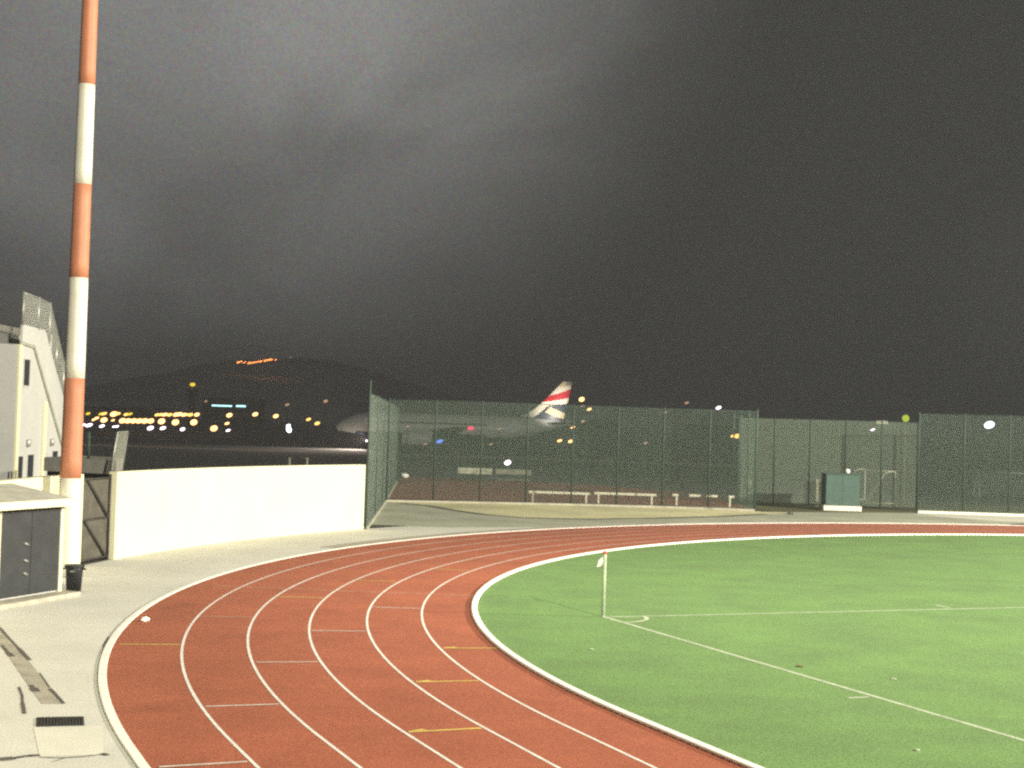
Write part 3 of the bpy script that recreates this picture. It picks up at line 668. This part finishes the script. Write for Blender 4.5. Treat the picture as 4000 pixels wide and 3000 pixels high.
# logo lamp shining on the fin, taxi lamp shining on the runway shoulder
def spot(name, loc, target, power, size, col=(1,1,1), blend=1.0, radius=.3):
    d = bpy.data.lights.new(name, 'SPOT'); d.energy = power; d.spot_size = math.radians(size); d.spot_blend = blend; d.color = col; d.shadow_soft_size = radius
    o = bpy.data.objects.new(name, d); COL.objects.link(o); o.location = loc
    o.rotation_euler = (Vector(target) - Vector(loc)).to_track_quat('-Z', 'Y').to_euler(); return o
spot('logo_lamp', (nose+35.2, AY-6.2, 5.9), (nose+34.2, AY, 8.6), 3600, 80, (1,.92,.82))
spot('taxi_lamp', (nose+5.0, AY-1.0, 1.6), (nose-22, AY-33, 0), 32000, 110, (1,.84,.70))

# ------------------------------------------------------------------ lamps
def lamp_proto(): 
    pm = MB(); pm.lathe((0,0,0), [(1,0),(.8,1)], 8); hm = MB(); hm.ell((0,0,0), (1,1,1)); return pm, hm
PROTO = {}
def lamp(name, label, u, v, Y, w, h, m, group, zb_=0.0):
    p = at(u, v, Y); t_ = thing(name, label, 'lamp', (p.x, p.y, zb_), 0, group)
    if 'post' not in PROTO:
        a_, b_ = lamp_proto(); o1 = a_.build('post', M['gate'], t_); PROTO['post'] = o1
    else: o1 = PROTO['post'].copy(); COL.objects.link(o1); o1.parent = t_
    key = 'head' + m.name
    if key not in PROTO:
        a_, b_ = lamp_proto(); o2 = b_.build('lamp_head', m, t_); PROTO[key] = o2
    else: o2 = PROTO[key].copy(); COL.objects.link(o2); o2.parent = t_
    k = Y/F; hh_ = max(p.z - zb_, .3)
    o1.scale = (.0006*Y*.5+.03, .0006*Y*.5+.03, hh_ - h*k*.4); o2.location = (0, 0, hh_); o2.scale = (w*k*.54, w*k*.54, h*k*.54); o2.rotation_euler = (0, -.35, 0)
    return t_
q3 = lambda x, y: (300+x*.226, 1540+y*.226)
upper = [(195,335,18,9,'yellow'),(420,340,20,9,'yellow'),(470,336,22,9,'amber'),(640,342,28,17,'hot'),(715,335,18,9,'amber'),(850,350,18,9,'amber'),(920,342,20,9,'yellow'),(1385,356,18,9,'amber'),(1450,352,18,9,'amber'),(1520,352,22,10,'hot'),(1605,355,20,10,'amber'),(1715,352,22,13,'hot'),(1775,345,22,12,'hot'),(1850,355,20,11,'hot'),(1895,352,16,9,'amber'),(1965,355,20,11,'amber'),(2075,352,20,12,'hot')]
lab = {'yellow':'deep yellow','amber':'amber','hot':'bright warm white'}
for i, (x, y, w, h, c_) in enumerate(upper):
    seg_ = 'above the gap by the striped mast' if x < 1000 else ('left of centre in' if x < 1650 else 'at the right end of')
    L_ = f"{lab[c_]} street lamp in the far upper row, over the walkway railing" if x < 1000 else f"{lab[c_]} street lamp in the far upper row, {'left' if x<1650 else 'right'} cluster over the white wall"
    lamp('street_lamp', L_, *q3(x, y), 420, w, h, M[c_], 'upper row of far street lamps ' + ('by the mast' if x < 1000 else 'left cluster' if x < 1650 else 'right cluster') + ' ' + lab[c_])
mid = [(470,445,25,17,0),(790,458,25,17,1),(885,460,25,16,1),(982,460,25,16,1),(1078,462,25,16,1),(1175,462,25,17,1),(1278,462,25,16,1),(1465,468,26,19,2),(1705,485,26,20,3),(2022,485,25,20,4),(2370,590,26,20,5)]
names = ['large warm lamp alone right beside the striped mast', 'large warm lamp in the tight row of six over the white wall', 'large warm lamp just right of the tight row of six', 'large warm lamp in the middle of the spaced out three', 'large warm lamp left of the one below the teal window', 'large warm lamp below the left end of the teal window']
for x, y, w, h, gi in mid: lamp('flood_lamp', names[gi], *q3(x, y), 330, w, h, M['hot'], 'large warm lamps in the middle row')
for i, (x, y, w, h) in enumerate([(345,412,17,8),(290,440,14,7),(625,450,14,6)]):
    lamp('small_lamp', ['slim pale lamp close above the lamp beside the mast', 'slim pale lamp nearest the mast', 'slim dim lamp left of the tight row of six'][i], *q3(x, y), 360, w, h, M['hot'], 'slim pale lamps near the mast')
low = [(115,530,16,7,'pinkish lamp touching the edge of the striped mast'),(210,535,26,10,'wide pinkish lamp beside the striped mast'),(435,550,20,8,'pinkish lamp above the walkway post'),(640,560,12,5,'thin pinkish lamp above the walkway railing, left one'),(695,556,14,6,'thin pinkish lamp above the walkway railing, right one'),(1272,585,24,13,'largest pinkish lamp under the tight row of six'),(1488,585,22,10,'flat pinkish lamp in the middle of the low row'),(1828,605,18,11,'pinkish lamp at the right end of the low row')]
for x, y, w, h, l_ in low: lamp('apron_lamp', l_, *q3(x, y), 270, w, h, M['pink'], 'low row of pinkish apron lamps')
q4 = lambda x, y: (800+x*.3617, 1300+y*.3617)
solo = [(10,740,12,6,'faint','faint lamp at the left end of the teal window',520),(265,890,22,14,'hot','warm lamp below the gap in the teal window',420),(545,880,21,13,'hot','warm lamp right of the teal window',420),(767,900,20,13,'hot','warm lamp above and left of the cold white lamp',420),(240,979,18,8,'hot','small pale lamp under the teal window',330),(252,1054,17,7,'pink','lowest pink lamp under the teal window',270),(890,776,17,8,'faint','faint lamp high above the cold white lamp',520),(1120,935,18,9,'amber','amber lamp, upper of two right of the cold white lamp',420),(1214,978,20,11,'amber','amber lamp, lower of two right of the cold white lamp',380),(1305,738,16,11,'faint','faint pinkish lamp left of the tall fence post',520)]
for x, y, w, h, c_, l_, Y in solo: lamp('street_lamp', l_, *q4(x, y), Y, w, h, M[c_], 'scattered lamps left of the fence post')
lamp('cold_lamp', 'cold blue white lamp standing low over the white wall', *q4(908,1043), 250, 18, 24, M['cold'], None); lamp('cold_lamp', 'small cold lamp just above the brighter cold lamp', *q4(902,1001), 262, 16, 8, M['cold'], None)
cw = lambda x, y: (2000+x*s, 1500+y*s)
right = [(602,133,20,16,'hot','brightest warm lamp right of the aircraft tail'),(607,190,16,6,'faint','dim lamp between the two warm lamps by the tail'),(668,218,17,8,'hot','thin warm lamp lower right of the aircraft tail'),(612,322,14,9,'faint','very faint lamp under the lamps by the tail'),(525,375,18,5,'hot','thin slanting lamp behind the aircraft tail cone'),(412,490,18,8,'hot','warm lamp, left of a low pair under the tail'),(507,495,19,10,'hot','warm lamp, right of a low pair under the tail'),(1322,245,14,8,'faint','dim pale lamp at the top edge of the mesh fence'),(1510,163,16,8,'faint','dim pale lamp above the mesh fence'),(1785,205,20,10,'pink','pinkish white lamp above the right end of the fence'),(1905,450,14,8,'amber','small amber lamp beside the larger amber lamp'),(1947,450,22,16,'amber','larger amber lamp behind the end on fence'),(1155,510,14,7,'faint','faint pale lamp behind the middle of the fence')]
for x, y, w, h, c_, l_ in right: lamp('street_lamp', l_, *cw(x, y), 400 if y < 400 else 300, w, h, M[c_], 'scattered lamps behind the mesh fences')
c7 = lambda x, y: (3000+x*s, 1500+y*s)
lamp('glow_globe', 'added glowing yellow green globe above the set back fence', *c7(1190,297), 96, 26, 26, M['lime'], None)  # added glowing globe on a post, stands in for a lit top
lamp('cold_lamp', 'very bright cold white lamp behind the fence at the right', *c7(1912,353), 112, 36, 24, M['cold'], None)
lamp('slim_lamp', 'thin white lamp behind the set back fence', *c7(905,395), 120, 18, 6, M['pink'], None)
lamp('low_lamp', 'bright pinkish white low lamp above the right hand board', 1983, 1807, 130, 24, 17, M['pink'], None)
lamp('taxiway_lamp', 'blue taxiway lamp below the aircraft', 1718, 1724, 222, 26, 12, M['blue'], None)
for x, y, l_ in ((645,590,'tiny pale light low on the near side of the nose, left'),(1440,612,'tiny pale light under the rear fuselage'),(800,740,'tiny pale light under the wing, left'),(1365,740,'tiny pale light under the wing, right')):
    lamp('taxiway_lamp', l_, 1300+x*s, 1400+y*s, 215, 16, 4, M['faint'], 'tiny pale airfield lights under the aircraft')
hills_z = lambda x, y: 0
hl = [(365,318,16,6),(392,311,12,5),(430,319,12,4),(478,326,14,5),(500,324,12,5),(525,322,12,5),(560,315,16,5),(600,309,16,5),(655,300,16,6),(690,292,20,6),(720,291,12,4),(765,292,10,4)]

# hillside across the bay with its lamps
HY = 4200
def hz(x, y):
    x, yy_ = x/1.83, y; t_ = min(1, max(0, (y-2800)/2500)); t_ = t_*t_*(3-2*t_)
    base = 118 + 30*math.sin(x*.0021+1.1) + 16*math.sin(x*.006) + 7*math.sin(x*.017+y*.01)
    env = math.exp(-((x+420)/330)**2)*.93 + .16*math.exp(-((x-900)/700)**2)
    return t_*base*env*1.1*1.83 - .6
hb = MB(); hb.grid([[Vector((x, y, hz(x, y))) for x in range(-3600, 4000, 110)] for y in range(2780, 5330, 85)]); ho = struct('hills', hb, M['hill'])
for x, y, w, h in hl:
    p = at(*q4(x, y), HY); z = hz(p.x, HY)
    lamp('hillside_lamp', 'orange lamp in the short string high on the dark hillside', *q4(x, y), HY, w, h, M['rust'], 'string of orange lamps on the hillside', min(z, p.z-2))
p = at(*q4(927,265), HY); lamp('hillside_lamp', 'single pinkish lamp right of the string on the hillside', *q4(927,265), HY, 15, 6, M['faint'], None, min(hz(p.x, HY), p.z-2))

# airport buildings
TY = 560
tb = thing('terminal_building', 'low dark airport building with a glowing teal window strip', 'building', (at(890,1620,TY).x, TY+6, 0))
tx0, tx1 = at(790,1600,TY).x, at(1010,1600,TY).x; tz = at(880,1560,TY).z
mb = MB(); bx(mb, tx0, tx1, TY, TY+14, 0, tz); mb.build('wall', M['building'], tb, tb.location)
mb = MB(); bx(mb, tx0-.4, tx1+.4, TY-.4, TY+14.4, tz+.01, tz+.5); mb.build('roof', M['building'], tb, tb.location)
for (a_, b_, y) in ((75,295,787),(338,442,791)):
    p, q = at(*q4(a_, y-10), TY), at(*q4(b_, y+12), TY)
    mb = MB(); bx(mb, p.x, q.x, TY-.06, TY-.01, q.z, p.z); w = mb.build('window', M['teal'], tb, tb.location)
    mb = MB()
    for i in range(5): xx = p.x + (q.x-p.x)*i/4; bx(mb, xx-.04, xx+.04, TY-.10, TY-.062, q.z-.05, p.z+.05)
    bx(mb, p.x-.1, q.x+.1, TY-.10, TY-.062, p.z+.052, p.z+.12); bx(mb, p.x-.1, q.x+.1, TY-.10, TY-.062, q.z-.12, q.z-.052); mb.build('frame', M['building'], w, tb.location)
ct = at(752, 1512, 600); tw = thing('control_tower', 'dim slender tower with a yellow lamp on top', 'tower', (ct.x, 600, 0))
mb = MB(); mb.lathe((0,0,0), [(1.5,0),(1.3,ct.z-4.0)], 12); mb.build('shaft', M['building'], tw)
mb = MB(); mb.lathe((0,0,ct.z-3.99), [(1.5,0),(2.3,.8),(2.3,1.0),(2.7,2.6),(2.8,2.8),(2.2,3.2),(.3,3.6)], 12); mb.build('cab', M['building'], tw)
p = at(752, 1504, 600); mb = MB(); mb.ell((0,0,p.z+.2), (1.15,1.15,.75)); mb.build('roof_lamp', M['yellow'], tw)
for i, (u0, u1, v, Y) in enumerate(((1560,1800,1640,900),(2200,2420,1640,820),(2700,3000,1660,760),(3000,3420,1650,900),(330,640,1590,760))):
    a_, b_ = at(u0, v, Y), at(u1, v, Y); bb = thing('distant_block', ['dark block behind the aircraft nose','dark block behind the aircraft tail','dark block behind the end on fence','dark block behind the set back fence','dark block behind the rows of lamps by the mast'][i], 'building', ((a_.x+b_.x)/2, Y, 0), 0, 'dark blocks across the airfield')
    mb = MB(); mb.box((0,8,a_.z/2), (b_.x-a_.x, 16, a_.z)); mb.build('wall', M['building'], bb)
    mb = MB(); mb.box((0,8,a_.z+.35), (b_.x-a_.x+.6, 16.6, .68)); mb.build('roof', M['building'], bb)

# ------------------------------------------------------------------ haze
hzb = MB(); bx(hzb, -4200, 4200, -2700, 5700, -1.5, 230)
hm = bpy.data.materials.new('night haze'); hm.use_nodes = True; nt = hm.node_tree; nt.nodes.clear()
ov = nt.nodes.new('ShaderNodeOutputMaterial'); pv = nt.nodes.new('ShaderNodeVolumePrincipled'); pv.inputs['Color'].default_value = (.86,.88,.92,1); pv.inputs['Density'].default_value = .00035
nt.links.new(pv.outputs[0], ov.inputs['Volume']); ho2 = hzb.build('haze', hm); ho2['kind'] = 'stuff'

# ------------------------------------------------------------------ floodlights of the ground (real masts out of the frame)
WARM = (1.0, .95, .79)
spot('flood_stand', (30, -26, 27), (-7, 40, 0), 350000, 112, WARM, .9, 1.2)
spot('flood_bend', (76, 36, 27), (16, 58, 0), 630000, 90, WARM, .9, 1.2)
spot('flood_mast', (pb.x+1, pb.y, 25), (26, 40, 0), 30000, 110, WARM, .9, 1.0)

# ------------------------------------------------------------------ night sky with lit cloud
wd = bpy.data.worlds.new('World'); scene.world = wd; wd.use_nodes = True; nt = wd.node_tree; N = nt.nodes; L = nt.links; N.clear()
out = N.new('ShaderNodeOutputWorld'); add = N.new('ShaderNodeAddShader'); L.new(add.outputs[0], out.inputs[0])
sky = N.new('ShaderNodeTexSky'); sky.sky_type = 'NISHITA'; sky.sun_disc = False; sky.sun_elevation = math.radians(-8); sky.sun_rotation = math.radians(200)
b1 = N.new('ShaderNodeBackground'); b1.inputs[1].default_value = .05; L.new(sky.outputs[0], b1.inputs[0]); L.new(b1.outputs[0], add.inputs[0])
b2 = N.new('ShaderNodeBackground'); L.new(b2.outputs[0], add.inputs[1])
tc = N.new('ShaderNodeTexCoord')
def vdot(v):
    d = N.new('ShaderNodeVectorMath'); d.operation = 'DOT_PRODUCT'; d.inputs[1].default_value = Vector(v).normalized(); L.new(tc.outputs['Generated'], d.inputs[0]); return d.outputs['Value']
def rng(src, a, b, c, d, sm=True):
    r = N.new('ShaderNodeMapRange'); r.inputs[1].default_value = a; r.inputs[2].default_value = b; r.inputs[3].default_value = c; r.inputs[4].default_value = d
    if sm: r.interpolation_type = 'SMOOTHSTEP'
    L.new(src, r.inputs[0]); return r.outputs[0]
def mth(op, a, b):
    m = N.new('ShaderNodeMath'); m.operation = op
    for i, x in enumerate((a, b)):
        if isinstance(x, (int, float)): m.inputs[i].default_value = x
        else: L.new(x, m.inputs[i])
    return m.outputs[0]
# cloud lit from the town and stadium: wide glow up to the left, a brighter core, fading right and to the horizon
g1 = rng(vdot(ray(300, -700)), math.cos(math.radians(27)), 1, 0, 1)
g2 = rng(vdot(ray(1650, -250)), math.cos(math.radians(10)), 1, 0, 1)
g3 = rng(vdot(ray(4150, 1200)), math.cos(math.radians(5)), 1, 0, 1)
mp = N.new('ShaderNodeMapping'); mp.inputs['Rotation'].default_value = (0, math.radians(40), 0); mp.inputs['Scale'].default_value = (4.5, 5, 7.0); L.new(tc.outputs['Generated'], mp.inputs[0])
nz = N.new('ShaderNodeTexNoise'); nz.inputs['Scale'].default_value = 1.0; nz.inputs['Detail'].default_value = 5; nz.inputs['Roughness'].default_value = .5; nz.inputs['Distortion'].default_value = .6; L.new(mp.outputs[0], nz.inputs['Vector'])
cl = rng(nz.outputs['Fac'], .3, .72, .72, 1.28)
v = mth('ADD', mth('MULTIPLY', g1, .185), mth('MULTIPLY', g2, .08)); v = mth('ADD', v, mth('MULTIPLY', g3, .014))
v = mth('MULTIPLY', v, cl); v = mth('ADD', v, .026)
gn = N.new('ShaderNodeTexNoise'); gn.inputs['Scale'].default_value = 420; gn.inputs['Detail'].default_value = 2; L.new(tc.outputs['Generated'], gn.inputs['Vector'])
gm = N.new('ShaderNodeMix'); gm.data_type = 'RGBA'; gm.blend_type = 'MIX'; gm.inputs[0].default_value = .38; gm.inputs[6].default_value = (1.0, .985, .945, 1)
sc_ = N.new('ShaderNodeVectorMath'); sc_.operation = 'SCALE'; sc_.inputs['Scale'].default_value = 2.0; L.new(gn.outputs['Color'], sc_.inputs[0]); L.new(sc_.outputs[0], gm.inputs[7])
L.new(gm.outputs[2], b2.inputs[0]); L.new(v, b2.inputs[1])

# ------------------------------------------------------------------ render settings
scene.view_settings.view_transform = 'Standard'; scene.view_settings.look = 'None'; scene.view_settings.exposure = 0; scene.view_settings.gamma = 1; scene.view_settings.use_curve_mapping = False
cy = scene.cycles; cy.pixel_filter_type = 'BLACKMAN_HARRIS'; cy.filter_width = 2.4; cy.use_denoising = False; cy.max_bounces = 5; cy.diffuse_bounces = 2; cy.glossy_bounces = 2; cy.volume_bounces = 1; cy.transparent_max_bounces = 24
cy.sample_clamp_direct = 4; cy.sample_clamp_indirect = 1.2; cy.use_light_tree = True
